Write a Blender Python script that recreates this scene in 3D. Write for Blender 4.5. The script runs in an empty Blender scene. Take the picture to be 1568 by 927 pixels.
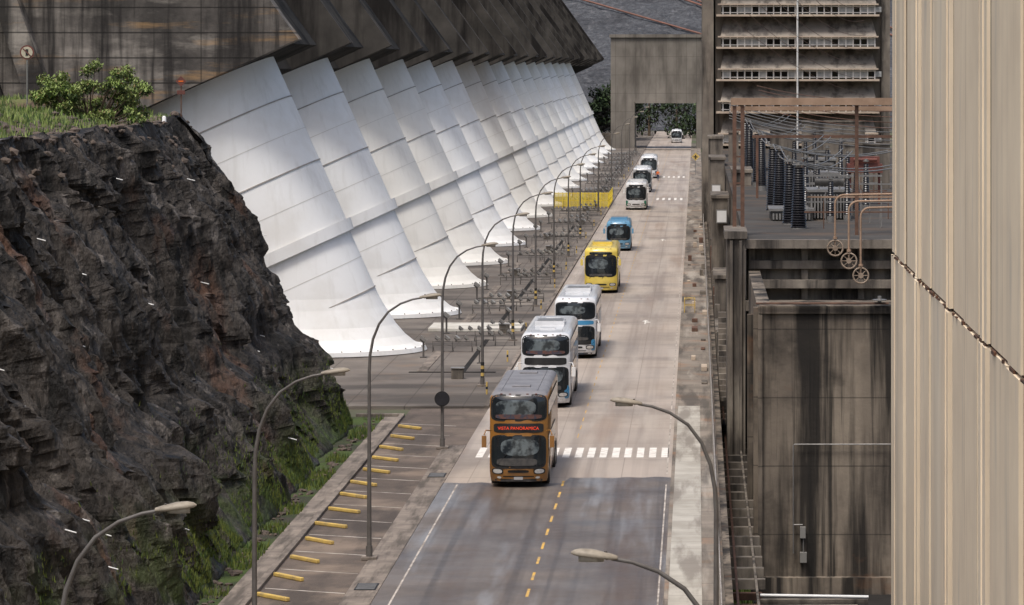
import bpy, bmesh, math, random
from mathutils import Vector, noise, Matrix
random.seed(7)
S=bpy.context.scene
COL=S.collection
# ---------------------------------------------------------------- materials
def M(name,c1,c2=None,scale=.6,rough=.85,bump=0,bs=6,streaks=(),lines=(),metal=0,spec=.3,patch=None,detail=8,lo=.35,hi=.65,coat=0,rvar=0,bstretch=None,low=None,bdist=.1):
    m=bpy.data.materials.new(name); m.use_nodes=True
    nt=m.node_tree; N=nt.nodes; L=nt.links
    b=N['Principled BSDF']
    b.inputs['Roughness'].default_value=rough; b.inputs['Metallic'].default_value=metal
    b.inputs['Specular IOR Level'].default_value=spec
    b.inputs['Coat Weight'].default_value=coat
    if c2 is None: c2=tuple(x*.8 for x in c1)
    tc=N.new('ShaderNodeTexCoord')
    def noi(sc,st=None,det=detail):
        n=N.new('ShaderNodeTexNoise'); n.inputs['Scale'].default_value=sc; n.inputs['Detail'].default_value=det; n.inputs['Roughness'].default_value=.6
        if st:
            mp=N.new('ShaderNodeMapping'); mp.inputs['Scale'].default_value=st; L.new(tc.outputs['Object'],mp.inputs['Vector']); L.new(mp.outputs[0],n.inputs['Vector'])
        else: L.new(tc.outputs['Object'],n.inputs['Vector'])
        return n
    def rng(src,a,b_,o=1.0,o0=0.0):
        r=N.new('ShaderNodeMapRange'); r.inputs[1].default_value=a; r.inputs[2].default_value=b_; r.inputs[3].default_value=o0; r.inputs[4].default_value=o
        L.new(src,r.inputs[0]); return r.outputs[0]
    def mix(f,A,B):
        x=N.new('ShaderNodeMix'); x.data_type='RGBA'
        L.new(f,x.inputs[0])
        for s,v in ((6,A),(7,B)):
            if isinstance(v,tuple): x.inputs[s].default_value=(*v,1)
            else: L.new(v,x.inputs[s])
        return x.outputs[2]
    def mth(op,a,b_):
        q=N.new('ShaderNodeMath'); q.operation=op
        for i,v in enumerate((a,b_)):
            if v is None: continue
            if isinstance(v,(int,float)): q.inputs[i].default_value=v
            else: L.new(v,q.inputs[i])
        return q.outputs[0]
    sx=N.new('ShaderNodeSeparateXYZ'); L.new(tc.outputs['Object'],sx.inputs[0])
    col=mix(rng(noi(scale).outputs[0],lo,hi),tuple(c1),tuple(c2))
    if patch:
        pc,psc,plo,phi,ps=patch
        col=mix(rng(noi(psc).outputs[0],plo,phi,ps),col,tuple(pc))
    for sc,ss,st,slo,shi in streaks:
        col=mix(rng(noi(1.0,st,5).outputs[0],slo,shi,ss),col,tuple(sc))
    for ax,per,wd,lc,ls in lines:
        f=mth('FRACT',mth('DIVIDE',sx.outputs['XYZ'.index(ax)],per),None)
        col=mix(mth('MULTIPLY',mth('LESS_THAN',f,wd/per),ls),col,tuple(lc))
    if low:
        axn,z0,z1,lc,ns,stg=low
        f=mth('MULTIPLY',rng(sx.outputs['XYZ'.index(axn)],z0,z1,1.0),rng(noi(ns).outputs[0],.44,.58,stg))
        col=mix(f,col,tuple(lc))
    L.new(col,b.inputs['Base Color'])
    if rvar:
        L.new(rng(noi(scale*.7).outputs[0],.35,.65,rough+rvar,rough-rvar),b.inputs['Roughness'])
    if bump:
        bn=N.new('ShaderNodeBump'); bn.inputs['Strength'].default_value=min(1,bump); bn.inputs['Distance'].default_value=bdist
        L.new(noi(bs,bstretch).outputs[0],bn.inputs['Height']); L.new(bn.outputs[0],b.inputs['Normal'])
    return m
BK=(.012,.011,.010)
m_ground=M('ground_mat',(.16,.14,.11),(.09,.08,.06),.05,patch=((.06,.09,.03),.02,.45,.6,.8))
m_asph=M('asphalt_mat',(.185,.155,.13),(.13,.108,.09),.3,rough=.42,bump=.2,bs=30,rvar=.14,spec=.6,
   streaks=[((.30,.31,.325),.8,(.30,.035,1),.5,.64),((.10,.066,.044),.8,(.5,.02,1),.48,.61),((.07,.056,.046),.65,(1.6,.012,1),.54,.66)],patch=((.09,.073,.06),.16,.5,.62,.6))  # the pale bluish streak paints wet sheen into the colour
m_conc_road=M('concrete_road_mat',(.44,.375,.315),(.35,.295,.245),.12,rough=.6,bump=.12,bs=20,spec=.45,rvar=.1,
   streaks=[((.235,.195,.165),.8,(.75,.006,1),.47,.65),((.49,.435,.37),.6,(.5,.03,1),.5,.68),((.27,.19,.135),.5,(.35,.02,1),.55,.68)],
   patch=((.20,.17,.145),.11,.5,.64,.65),lines=[('Y',7.3,.12,(.2,.16,.13),.5),('X',3.33,.05,(.2,.16,.13),.5)])
m_plaza=M('plaza_mat',(.19,.165,.142),(.125,.108,.093),.15,rough=.8,bump=.2,bs=12,
   streaks=[((.30,.265,.225),.6,(.12,.035,1),.5,.66),((.06,.052,.046),.8,(.06,.16,1),.48,.61)],
   patch=((.23,.155,.10),.25,.56,.72,.5),lines=[('Y',8.5,.12,(.05,.042,.035),.7),('X',3.1,.07,(.05,.042,.035),.6)])
m_park=M('parking_mat',(.145,.115,.095),(.095,.077,.064),.4,rough=.8,bump=.3,bs=20,patch=((.27,.21,.16),.25,.48,.66,.7),streaks=[((.055,.046,.04),.65,(.5,.1,1),.5,.62)])
m_kerb=M('kerb_mat',(.29,.245,.205),(.16,.135,.115),.8,bump=.2,bs=10,streaks=[((.07,.06,.05),.75,(2,.2,1),.47,.61)],lines=[('Y',1.5,.03,(.06,.05,.05),.8)])
m_walk=M('sidewalk_mat',(.47,.445,.39),(.34,.315,.27),.5,bump=.15,bs=14,streaks=[((.19,.165,.14),.75,(1.2,.12,1),.47,.62)],lines=[('Y',2.0,.035,(.12,.1,.09),.8)])
m_walk2=M('old_sidewalk_mat',(.27,.23,.19),(.16,.14,.115),.35,bump=.2,bs=10,patch=((.30,.16,.085),.25,.54,.68,.7),streaks=[((.08,.07,.06),.8,(.9,.08,1),.5,.62),((.46,.42,.36),.6,(.7,.05,1),.56,.68)],lines=[('Y',4.1,.08,(.06,.05,.05),.8)])
m_white_line=M('road_white_mat',(.78,.75,.69),(.45,.40,.35),2.2,rough=.7,lo=.48,hi=.72)
m_faint_line=M('faded_line_mat',(.55,.50,.44),(.27,.235,.2),1.2,rough=.7,lo=.4,hi=.6)
m_yellow_line=M('road_yellow_mat',(.66,.40,.09),(.36,.26,.14),1.6,rough=.7,lo=.42,hi=.66)
m_yellow=M('yellow_paint_mat',(.66,.47,.13),(.48,.33,.11),1.5,rough=.6,streaks=[((.3,.24,.15),.6,(2,2,2),.52,.65)])
def penmat(n,k): return M(n,(.86*k[0],.86*k[1],.84*k[2]),(.80*k[0],.795*k[1],.77*k[2]),.25,rough=.6,spec=.2,bump=.02,bs=2,
   streaks=[((.55,.53,.48),.38,(1.3,1.3,.06),.54,.76),((.66,.63,.57),.35,(.25,.25,.25),.5,.7)])
m_pens=[penmat('penstock_white_mat',(1,1,1)),penmat('penstock_cream_mat',(.96,.94,.90)),penmat('penstock_grey_mat',(.92,.915,.895))]
m_pen_dirty=M('penstock_edge_mat',(.42,.39,.35),(.26,.24,.21),1.2,rough=.6)
m_seam=M('penstock_seam_mat',(.68,.66,.61),(.58,.56,.51),1)
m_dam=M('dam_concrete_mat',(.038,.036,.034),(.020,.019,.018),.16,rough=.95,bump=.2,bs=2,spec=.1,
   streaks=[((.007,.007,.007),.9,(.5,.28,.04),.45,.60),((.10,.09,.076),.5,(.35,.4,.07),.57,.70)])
m_rib=M('dam_rib_mat',(.085,.078,.070),(.045,.042,.038),.3,rough=.95,spec=.1,streaks=[((.012,.011,.011),.85,(.4,.4,.05),.46,.62)])
m_damface=M('dam_face_mat',(.22,.198,.175),(.12,.107,.096),.22,rough=.9,bump=.4,bs=3,
   streaks=[((.38,.345,.30),.7,(.16,.5,.5),.52,.66),((.36,.22,.10),.6,(.14,.1,1.1),.54,.66),((.020,.018,.017),.92,(.42,.4,.05),.47,.6),((.02,.018,.017),.8,(1.7,.4,.1),.52,.66)],lines=[('Z',1.55,.09,BK,.75),('X',6.1,.1,BK,.5)],patch=((.035,.032,.03),.1,.47,.6,.85))
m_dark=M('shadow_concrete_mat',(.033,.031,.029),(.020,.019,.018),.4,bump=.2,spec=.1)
m_portal=M('portal_concrete_mat',(.27,.245,.212),(.19,.172,.148),.15,bump=.1,bs=2,streaks=[((.08,.07,.06),.75,(.22,.22,.05),.46,.64)],lines=[('X',2.2,.12,(.08,.07,.06),.45),('Z',4,.12,(.08,.07,.06),.4)])
m_cwall=M('stained_concrete_mat',(.215,.178,.138),(.125,.103,.082),.3,rough=.9,bump=.2,bs=4,
   streaks=[((.33,.275,.21),.65,(.6,.5,.2),.50,.66),((.022,.019,.016),.95,(.8,.5,.055),.46,.60),((.02,.018,.016),.7,(.25,.3,.3),.49,.62),((.013,.012,.011),.85,(2.6,1.5,.07),.54,.66),((.16,.08,.04),.45,(.3,.3,.4),.6,.7)],lines=[('Z',3.1,.06,BK,.5)])
m_conc=M('weathered_concrete_mat',(.22,.19,.155),(.125,.108,.092),.5,bump=.2,bs=5,streaks=[((.032,.028,.025),.9,(1.1,1.1,.09),.46,.62),((.34,.30,.245),.5,(.6,.6,.2),.54,.68)])
m_beige=M('beige_panel_mat',(.82,.69,.51),(.73,.605,.445),.4,rough=.75,bump=.06,bs=10,
   streaks=[((.50,.43,.33),.6,(1,.25,.02),.5,.68),((.86,.76,.60),.6,(1,.3,.03),.52,.7),((.46,.41,.35),.55,(1,.5,.12),.56,.7),((.22,.15,.09),.6,(1,1.4,.03),.61,.72)])
m_groove=M('groove_mat',(.13,.09,.06),(.20,.14,.09),1.5)
m_rust=M('rust_joint_mat',(.13,.058,.033),(.04,.03,.024),3)
m_ledge=M('beige_ledge_mat',(.54,.45,.35),(.40,.32,.25),.5)
m_tower=M('tower_concrete_mat',(.31,.275,.235),(.20,.178,.155),.3,streaks=[((.06,.053,.047),.8,(.9,.9,.07),.48,.64),((.40,.34,.27),.4,(.8,.8,.05),.57,.7)])
m_wframe=M('window_frame_mat',(.7,.7,.68),(.55,.55,.53),2)
m_glass=M('dark_glass_mat',(.012,.015,.018),(.02,.024,.028),1.0,rough=.07,spec=.8)
m_metal=M('galvanised_metal_mat',(.33,.32,.30),(.24,.23,.22),3,rough=.45,metal=.6)
m_dmetal=M('dark_equipment_mat',(.07,.068,.065),(.04,.038,.036),2,rough=.5)
m_pole=M('lamp_pole_mat',(.15,.14,.13),(.10,.09,.083),2,rough=.6,metal=.2)
m_head=M('lamp_head_mat',(.33,.29,.23),(.22,.19,.15),6,rough=.5)
m_lens=M('lamp_lens_mat',(.36,.34,.29),(.27,.25,.21),4,rough=.15,spec=.8)
m_brown=M('rust_steel_mat',(.16,.088,.06),(.085,.05,.036),2,rough=.7)
m_beam=M('tan_steel_mat',(.36,.245,.17),(.25,.165,.11),1,rough=.7)
m_black=M('black_rubber_mat',(.015,.015,.016),(.03,.03,.03),2,rough=.6)
m_insul=M('insulator_mat',(.014,.014,.017),(.025,.025,.03),2,rough=.3,spec=.5)
m_rr=M('red_oxide_mat',(.19,.065,.05),(.10,.045,.038),2,rough=.7)
m_whitep=M('white_paint_mat',(.78,.78,.77),(.68,.68,.66),1.2,rough=.35,coat=.3)
m_rock=M('cliff_rock_mat',(.040,.035,.031),(.080,.069,.060),.8,rough=.62,bump=1.0,bs=1,bstretch=(3,3,1.0),bdist=.5,spec=.3,detail=12,
   streaks=[((.008,.0075,.007),.88,(.8,.8,.11),.46,.60),((.24,.215,.195),.7,(1.3,1.3,.35),.59,.70),((.14,.07,.042),.6,(.3,.3,.14),.58,.69),((.008,.0075,.007),.85,(2.6,2.6,.5),.53,.63)],rvar=.2,
   low=('Z',4.2,.2,(.06,.09,.018),.45,.9))
m_grass=M('grass_ground_mat',(.10,.15,.035),(.13,.12,.05),.5,bump=.5,bs=8,patch=((.10,.065,.045),.2,.5,.6,.9))
m_soil=M('verge_soil_mat',(.05,.042,.034),(.035,.05,.018),.7,bump=.6,bs=7,patch=((.06,.09,.02),.25,.48,.58,.9))
m_leaf=M('leaf_mat',(.17,.25,.055),(.24,.28,.10),1.0,rough=.6)
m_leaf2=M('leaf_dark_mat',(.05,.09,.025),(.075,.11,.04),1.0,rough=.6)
m_leaf3=M('leaf_rust_mat',(.24,.16,.07),(.17,.17,.07),1.0,rough=.6)
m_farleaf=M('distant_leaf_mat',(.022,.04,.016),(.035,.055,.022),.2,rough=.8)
m_moss=M('moss_mat',(.07,.11,.02),(.15,.17,.035),1.0,rough=.8)
m_bark=M('bark_mat',(.12,.09,.06),(.07,.05,.035),3)
m_fill=M('rockfill_mat',(.105,.11,.12),(.05,.053,.06),.9,bump=1,bs=1.2,bdist=1,streaks=[((.19,.19,.20),.5,(.5,.5,.5),.55,.66),((.03,.031,.036),.7,(.06,.12,.12),.48,.62)])  # blue-grey base carries distance haze in the colour
m_redsoil=M('red_soil_mat',(.24,.12,.09),(.16,.09,.07),.3)
m_stone=M('loose_stone_mat',(.13,.10,.08),(.065,.053,.045),1.5,bump=.5)
m_skin=M('skin_mat',(.35,.2,.14)); m_orange=M('orange_vest_mat',(.75,.16,.03)); m_jean=M('trousers_mat',(.04,.05,.09))
# ---------------------------------------------------------------- mesh builder
class MB:
    def __init__(s): s.v=[];s.f=[];s.m=[];s.sm=[]
    def add(s,vs,fs,m=0,smooth=False):
        o=len(s.v); s.v+=[tuple(v) for v in vs]
        for f in fs: s.f.append([i+o for i in f]); s.m.append(m); s.sm.append(smooth)
    def box(s,x0,x1,y0,y1,z0,z1,m=0):
        s.add([(x0,y0,z0),(x1,y0,z0),(x1,y1,z0),(x0,y1,z0),(x0,y0,z1),(x1,y0,z1),(x1,y1,z1),(x0,y1,z1)],
              [(3,2,1,0),(4,5,6,7),(0,1,5,4),(1,2,6,5),(2,3,7,6),(3,0,4,7)],m)
    def obox(s,c,sx,sy,sz,R,m=0):
        vs=[]
        for dz in(-1,1):
            for dx,dy in((-1,-1),(1,-1),(1,1),(-1,1)): vs.append(Vector(c)+R@Vector((dx*sx/2,dy*sy/2,dz*sz/2)))
        s.add(vs,[(3,2,1,0),(4,5,6,7),(0,1,5,4),(1,2,6,5),(2,3,7,6),(3,0,4,7)],m)
    def prism(s,poly,y0,y1,m=0):
        n=len(poly); vs=[(x,y0,z) for x,z in poly]+[(x,y1,z) for x,z in poly]
        s.add(vs,[list(range(n)),list(range(2*n-1,n-1,-1))]+[(i,i+n,(i+1)%n+n,(i+1)%n) for i in range(n)],m)
    def sheet(s,x0,x1,y0,y1,z,m=0): s.add([(x0,y0,z),(x1,y0,z),(x1,y1,z),(x0,y1,z)],[(0,1,2,3)],m)
    def tube(s,pts,r,m=0,seg=8,cap=True,smooth=True):
        pts=[Vector(p) for p in pts]; n=len(pts)
        if not isinstance(r,(list,tuple)): r=[r]*n
        vs=[]; prev=None
        for i,p in enumerate(pts):
            t=(pts[min(i+1,n-1)]-pts[max(i-1,0)])
            if t.length<1e-6: t=Vector((0,0,1))
            t.normalize()
            if prev is None: a=t.orthogonal().normalized()
            else:
                a=(prev-t*prev.dot(t)); a=a.normalized() if a.length>1e-5 else t.orthogonal().normalized()
            prev=a; b=t.cross(a)
            for k in range(seg):
                an=2*math.pi*k/seg; vs.append(p+(a*math.cos(an)+b*math.sin(an))*r[i])
        fs=[]
        for i in range(n-1):
            for k in range(seg):
                k2=(k+1)%seg; fs.append((i*seg+k,i*seg+k2,(i+1)*seg+k2,(i+1)*seg+k))
        s.add(vs,fs,m,smooth)
        if cap:
            s.add(vs[:seg],[list(range(seg-1,-1,-1))],m); s.add(vs[-seg:],[list(range(seg))],m)
    def mesh(s,name,mats):
        me=bpy.data.meshes.new(name); me.from_pydata(s.v,[],s.f)
        for mm in mats: me.materials.append(mm)
        me.polygons.foreach_set('material_index',s.m); me.polygons.foreach_set('use_smooth',s.sm); me.update(); return me
    def build(s,name,mats,loc=(0,0,0),parent=None,bevel=0):
        return put(name,s.mesh(name,mats),loc,parent,bevel)
def put(name,me,loc=(0,0,0),parent=None,bevel=0,rz=0,sc=1):
    o=bpy.data.objects.new(name,me); COL.objects.link(o); o.location=loc; o.rotation_euler[2]=rz; o.scale=(sc,sc,sc)
    if parent: o.parent=parent
    if bevel:
        b=o.modifiers.new('bevel','BEVEL'); b.width=bevel; b.segments=2; b.limit_method='ANGLE'
    return o
def empty(name,loc=(0,0,0)):
    o=bpy.data.objects.new(name,None); COL.objects.link(o); o.location=loc; o.empty_display_size=.3; return o
def renorm(o):
    b=bmesh.new(); b.from_mesh(o.data); bmesh.ops.recalc_face_normals(b,faces=b.faces); b.to_mesh(o.data); b.free()
# ---------------------------------------------------------------- ground
g=MB(); g.sheet(-2500,1.05,-300,4000,-.06); g.sheet(1.05,2500,430,4000,-.06); g.sheet(24,2500,-300,430,-.06); g.sheet(1.05,24,-300,40,-.06)
g.build('ground',[m_ground])
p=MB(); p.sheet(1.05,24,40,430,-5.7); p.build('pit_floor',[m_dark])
r=MB(); n=40; xs=[-11.0+9.9*i/n for i in range(n+1)]; ys=[159.5+noise.noise(Vector((x*.9,0,1)))*1.2+(1.2 if x>-5.8 else -1) for x in xs]
r.add([(x,-40,.004) for x in xs]+[(x,y,.004) for x,y in zip(xs,ys)],[(i,i+1,n+2+i,n+1+i) for i in range(n)]); r.build('asphalt_road',[m_asph])
r=MB(); r.sheet(-11.0,-1.1,-40,1000,0); r.build('concrete_road',[m_conc_road])
k=MB(); k.box(-12.05,-11.0,-40,174,-.3,.03); k.build('gutter_strip',[m_kerb])
k=MB(); k.sheet(-15.1,-12.05,60,187,.0); k.sheet(-15.1,-11.0,187,193,.0); k.sheet(-12.05,-11.0,174,187,.0); k.build('parking_area_pavement',[m_park])
k=MB(); k.box(-16.1,-15.35,60,188,-.3,.05,0); k.box(-15.35,-15.1,60,188.3,-.3,.14,0); k.box(-17.6,-15.1,188.3,188.7,-.3,.16,0); k.build('parking_kerb',[m_kerb],bevel=.02)
k=MB(); k.box(-60,-11.25,193,985,-.3,.12); k.build('plaza_pavement',[m_plaza])
k=MB(); k.box(-11.25,-11.0,193,985,-.3,.15); k.build('road_kerb',[m_kerb],bevel=.02)
k=MB(); k.box(-1.1,-.95,40,800,-.3,.15,1); k.box(-.95,.2,40,193,-.3,.14,0); k.box(-.95,.2,193,800,-.3,.12,1); k.box(.2,.98,40,800,-.3,.11,1); k.build('sidewalk',[m_walk,m_walk2])
k=MB(); k.box(.98,1.25,40,430,-6,.2); k.build('retaining_wall',[m_cwall])
v=MB(); v.box(-21,-16.1,60,188.2,-.3,.02); v.build('soil_verge',[m_soil])
k=MB()
k.sheet(-10.40,-10.33,40,158,.008,1); k.sheet(-1.33,-1.27,40,158,.008,1); k.sheet(-1.33,-1.27,162,780,.004,1); k.sheet(-10.40,-10.34,176,780,.004,1)
x=-10.25
while x<-1.5:
    k.sheet(x,x+.33,168.9,173.2,.004,0); x+=.575
x=-5.4
while x<-1.5:
    k.sheet(x,x+.33,491,499,.004,0); k.sheet(x,x+.33,589,596,.004,0); x+=.8
def arrow(X,d):
    k.add([(X-.05,d,.004),(X+.05,d,.004),(X+.05,d+2.5,.004),(X-.05,d+2.5,.004)],[(0,1,2,3)],0)
    k.add([(X-.25,d+2.5,.004),(X+.25,d+2.5,.004),(X,d+4,.004)],[(0,1,2)],0)
    k.add([(X+.05,d+1.2,.004),(X+.35,d+1.6,.004),(X+.35,d+2.1,.004),(X+.05,d+1.7,.004)],[(0,1,2,3)],0)
for X,d in((-3.6,256),(-3.5,377)): arrow(X,d)
for i in range(14):
    d=121+4.85*i
    k.add([(-15.0,d+.88,.004),(-15.0,d+.74,.004),(-12.1,d-.51,.004),(-12.1,d-.37,.004)],[(0,1,2,3)],1)
k.build('white_road_marking',[m_white_line,m_faint_line])
k=MB(); y=100
while y<780:
    if y<158: k.sheet(-5.85,-5.75,y,y+1.9,.008)
    elif y>176: k.sheet(-5.82,-5.77,y,y+1.9,.004)
    y+=4.1
k.build('yellow_road_marking',[m_yellow_line])
ws=MB()
for i in range(14): ws.obox((-14.35+random.uniform(-.1,.1),119.3+4.85*i+random.uniform(-.25,.25),.075),1.8,.17,.14,Matrix.Rotation(math.radians(-47+random.uniform(-5,5)),3,'Z'),0)
ws.build('wheel_stops',[m_yellow],bevel=.03)
k=MB()
for d in (126,160.5):
    k.box(-11.85,-11.1,d,d+1.6,.031,.05,0)
    for j in range(7): k.box(-11.8,-11.15,d+.1+j*.2,d+.2+j*.2,.05,.065,1)
k.build('drain_grate',[m_black,m_metal])
# ---------------------------------------------------------------- cliff
prof=[(0,0),(2.5,-1.1),(4.5,-2.2),(5.2,-3.3),(8,-4.5),(11,-5.8),(13.8,-7.4),(15.3,-8.5)]
def pr(z):
    for (a,b),(c,d) in zip(prof,prof[1:]):
        if z<=c: return b+(d-b)*(z-a)/(c-a)
    return prof[-1][1]
path=[(-16.6,70),(-16.7,100),(-16.9,130),(-17.0,160),(-17.2,182),(-18.6,190),(-22,196),(-28,208),(-34,226)]
cum=[0]
for a,b in zip(path,path[1:]): cum.append(cum[-1]+math.dist(a,b))
def pth(s):
    for i in range(len(path)-1):
        if s<=cum[i+1] or i==len(path)-2:
            t=(s-cum[i])/(cum[i+1]-cum[i]); a,b=path[i],path[i+1]
            tx,ty=(b[0]-a[0]),(b[1]-a[1]); l=math.hypot(tx,ty)
            return a[0]+tx*t,a[1]+ty*t,ty/l,-tx/l
NS,NZ=900,130
vs=[];fs=[]
for i in range(NS+1):
    s=cum[-1]*i/NS; bx,by,nx,ny=pth(s)
    for j in range(NZ+1):
        z=15.4*j/NZ; o=pr(z)
        wob=noise.noise(Vector((by*.15,z*.15,1)))*1.5
        q=by+wob+z*.12
        gul=noise.fractal(Vector((bx*.3,q*.42,z*.04)),1,2,4)
        big=noise.fractal(Vector((bx*.1+5,by*.09,z*.08)),1,2,3)
        rid=.45-abs(noise.noise(Vector((bx*.3,q*.6,z*.07+3))))*2.6
        cell=noise.cell(Vector((q*.45+wob,z*.16+wob*.3,1)))-.5
        cell2=noise.cell(Vector((q*1.1+z*.3,z*.4+wob,5)))-.5
        fine=noise.ridged_multi_fractal(Vector((bx*.8,q*1.2,z*.28)),.9,2.1,5,1,2)-1.2
        fine2=noise.fractal(Vector((bx*2.3,by*2.9,z*1.4)),1,2,3)
        led=noise.noise(Vector((by*.12,z*.5,7)))
        e=min(1,z/3+.12)*min(1,(15.4-z)/2+.35)
        o2=o-.25*min(1,z/2)+(big*1.1+gul*1.0+rid*.5+fine*.28+fine2*.22+led*.35+cell*.35+cell2*.15)*e
        zz=z+noise.fractal(Vector((bx*.3,by*.3,z*.4+9)),1,2,3)*.5*min(1,z/3)
        if j==0: zz=-.3
        vs.append((bx+nx*o2,by+ny*o2,zz))
for i in range(NS):
    for j in range(NZ):
        a=i*(NZ+1)+j; fs.append((a,a+NZ+1,a+NZ+2,a+1))
base=len(vs); NP=26
for i in range(NS+1):
    x0,y0,z0=vs[i*(NZ+1)+NZ]
    for j in range(1,NP+1):
        t=j/NP; w=t*t*60+t*4
        X=x0-w; z=15.1+.9*min(1,w/5)+noise.fractal(Vector((X*.25,y0*.25,3)),1,2,4)*.55*min(1,w/2+.3)+(.03*w if w<25 else .75)
        zz=z0*(1-min(1,t*5))+z*min(1,t*5)
        vs.append((X,y0,zz))
fs2=[]
for i in range(NS):
    for j in range(NP):
        a=i*(NZ+1)+NZ if j==0 else base+i*NP+j-1
        b=(i+1)*(NZ+1)+NZ if j==0 else base+(i+1)*NP+j-1
        fs2.append((a,b,base+(i+1)*NP+j,base+i*NP+j))
me=bpy.data.meshes.new('rock_cliff'); me.from_pydata(vs,[],fs+fs2); me.materials.append(m_rock); me.materials.append(m_grass); me.materials.append(m_stone)
for n_,pl in enumerate(me.polygons):
    pl.use_smooth=n_>=len(fs)
    if n_>=len(fs):
        j=(n_-len(fs))%NP
        pl.material_index=1 if j>4 else (2 if j>1 else 0)
me.update(); cliff=put('rock_cliff',me); renorm(cliff)
from mathutils.bvhtree import BVHTree
bvh=BVHTree.FromPolygons([Vector(v) for v in vs],fs+fs2)
def topz(x,y):
    h=bvh.ray_cast(Vector((x,y,40)),Vector((0,0,-1))); return h[0].z if h[0] and h[0].z>13 else None
w=MB()
for i in range(44):
    y=random.uniform(96,186); z=random.uniform(1.5,13.5)
    h=bvh.ray_cast(Vector((0,y,z)),Vector((-1,0,0)))
    if h[0]:
        q=h[0]; w.tube([q+Vector((-.1,0,.02)),q+Vector((.34,-.12,-.08))],.024,0,6)
w.build('cliff_drain_pipes',[m_whitep])
def stones(name,n,fn,mat):
    b=MB()
    for i in range(n):
        x,y,z,sz=fn()
        if z is None: continue
        bmn=bmesh.new(); bmesh.ops.create_icosphere(bmn,subdivisions=1,radius=sz)
        q=[v.co*(random.uniform(.6,1.2)) for v in bmn.verts]; q=[Vector((c.x,c.y,c.z*.6))+Vector((x,y,z)) for c in q]
        b.add(q,[[v.index for v in f.verts] for f in bmn.faces]); bmn.free()
    b.build(name,[mat])
def fn1():
    y=random.uniform(115,190); x=-24.4-abs(random.gauss(0,3)); return x,y,topz(x,y),random.uniform(.1,.34)
stones('loose_rocks',480,fn1,m_stone)
def fn2():
    y=random.uniform(105,186); return -16.6+random.uniform(-.3,.35),y,.05,random.uniform(.05,.22)
stones('fallen_stones',160,fn2,m_stone)
def blades(name,n,fn,mats):
    b=MB()
    for i in range(n):
        x,y,z,h=fn()
        if z is None: continue
        a=random.uniform(0,6.28); wd=h*.16; lx,ly=random.uniform(-.4,.4)*h,random.uniform(-.4,.4)*h
        b.add([(x-wd*math.cos(a),y-wd*math.sin(a),z-.05),(x+wd*math.cos(a),y+wd*math.sin(a),z-.05),(x+lx,y+ly,z+h)],[(0,1,2)],random.choice(range(len(mats))))
    b.build(name,mats)
def fg():
    while True:
        y=random.uniform(125,222); x=random.uniform(-46,-25.5)
        if noise.noise(Vector((x*.3,y*.15,0)))>-.2 and x<-26.5-noise.noise(Vector((y*.3,0,0))): break
    return x,y,topz(x,y),random.uniform(.12,.4)
blades('plateau_grass',30000,fg,[m_leaf,m_leaf2,m_leaf])
def fb():
    while True:
        y=random.uniform(100,187); z=abs(random.gauss(0,1.5))
        if noise.noise(Vector((y*.16,z*.5,4)))>.0: break
    if z<.25: return random.uniform(-17,-16.05),y,.02,random.uniform(.08,.34)
    h=bvh.ray_cast(Vector((0,y,min(z,6))),Vector((-1,0,0)))
    q=h[0] if h[0] else Vector((-16.5,y,0)); return q.x+.02,q.y,q.z,random.uniform(.06,.18)
blades('cliff_foot_vegetation',30000,fb,[m_moss,m_leaf2,m_moss])
def foliage(name,clumps,n,ls,mats,branches=(),trunkm=m_bark,parent=None):
    b=MB()
    for c,r in clumps:
        for i in range(n):
            d=Vector((random.gauss(0,1),random.gauss(0,1),random.gauss(0,1))).normalized()*(random.random()**.4)
            p=Vector(c)+Vector((d.x*r[0],d.y*r[1],d.z*r[2]))
            R=Matrix.Rotation(random.uniform(0,6.28),3,'Z')@Matrix.Rotation(random.uniform(-1.2,1.2),3,'X')
            l=ls*random.uniform(.5,1.3)
            q=[p+R@Vector(v) for v in((-l*.3,0,0),(0,-l*.1,l*.1),(l*.3,0,0),(0,l,0))]
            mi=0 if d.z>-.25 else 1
            if random.random()<.2: mi=random.randrange(len(mats))
            b.add(q,[(0,1,2,3)],mi)
    for pts,rr in branches: b.tube(pts,rr,len(mats),6)
    return b.build(name,list(mats)+[trunkm],parent=parent)
cl=[];br=[]
bx,by=-28.3,170; bz=topz(bx,by)-.1
for i in range(70):
    a=random.uniform(0,6.28); u=random.random()**.55
    x=bx+math.cos(a)*u*2.9; y=by+math.sin(a)*u*1.6
    top=2.9-1.2*abs((x-bx-.3)/2.8)**1.5+noise.noise(Vector((x*1.3,y,0)))*.9
    hh=random.uniform(.15,1)*top
    cl.append(((x,y,bz+hh),(random.uniform(.3,.5),.42,random.uniform(.2,.36))))
    br.append(([(bx+(x-bx)*.25,by,bz),(bx+(x-bx)*.6,by+(y-by)*.5,bz+hh*.55),(x,y,bz+hh)],[.05,.03,.01]))
foliage('shrub',cl,200,.16,[m_leaf,m_leaf2,m_leaf3],br)
sz=topz(-31.6,172)
s_=MB(); s_.tube([(0,0,-.3),(0,0,2.9)],.04,0)
s_.tube([(0,-.06,2.55),(0,-.03,2.55)],.34,1,24); s_.tube([(0,-.075,2.55),(0,-.061,2.55)],.27,2,24); s_.obox((0,-.085,2.55),.5,.015,.05,Matrix.Rotation(.78,3,'Y'),1); s_.box(-.06,.06,-.09,-.078,2.4,2.7,3)
s_.build('prohibition_sign',[m_metal,m_rr,M('aged_sign_mat',(.5,.46,.36),(.4,.36,.27),4),m_black],(-31.6,172,sz))
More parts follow.
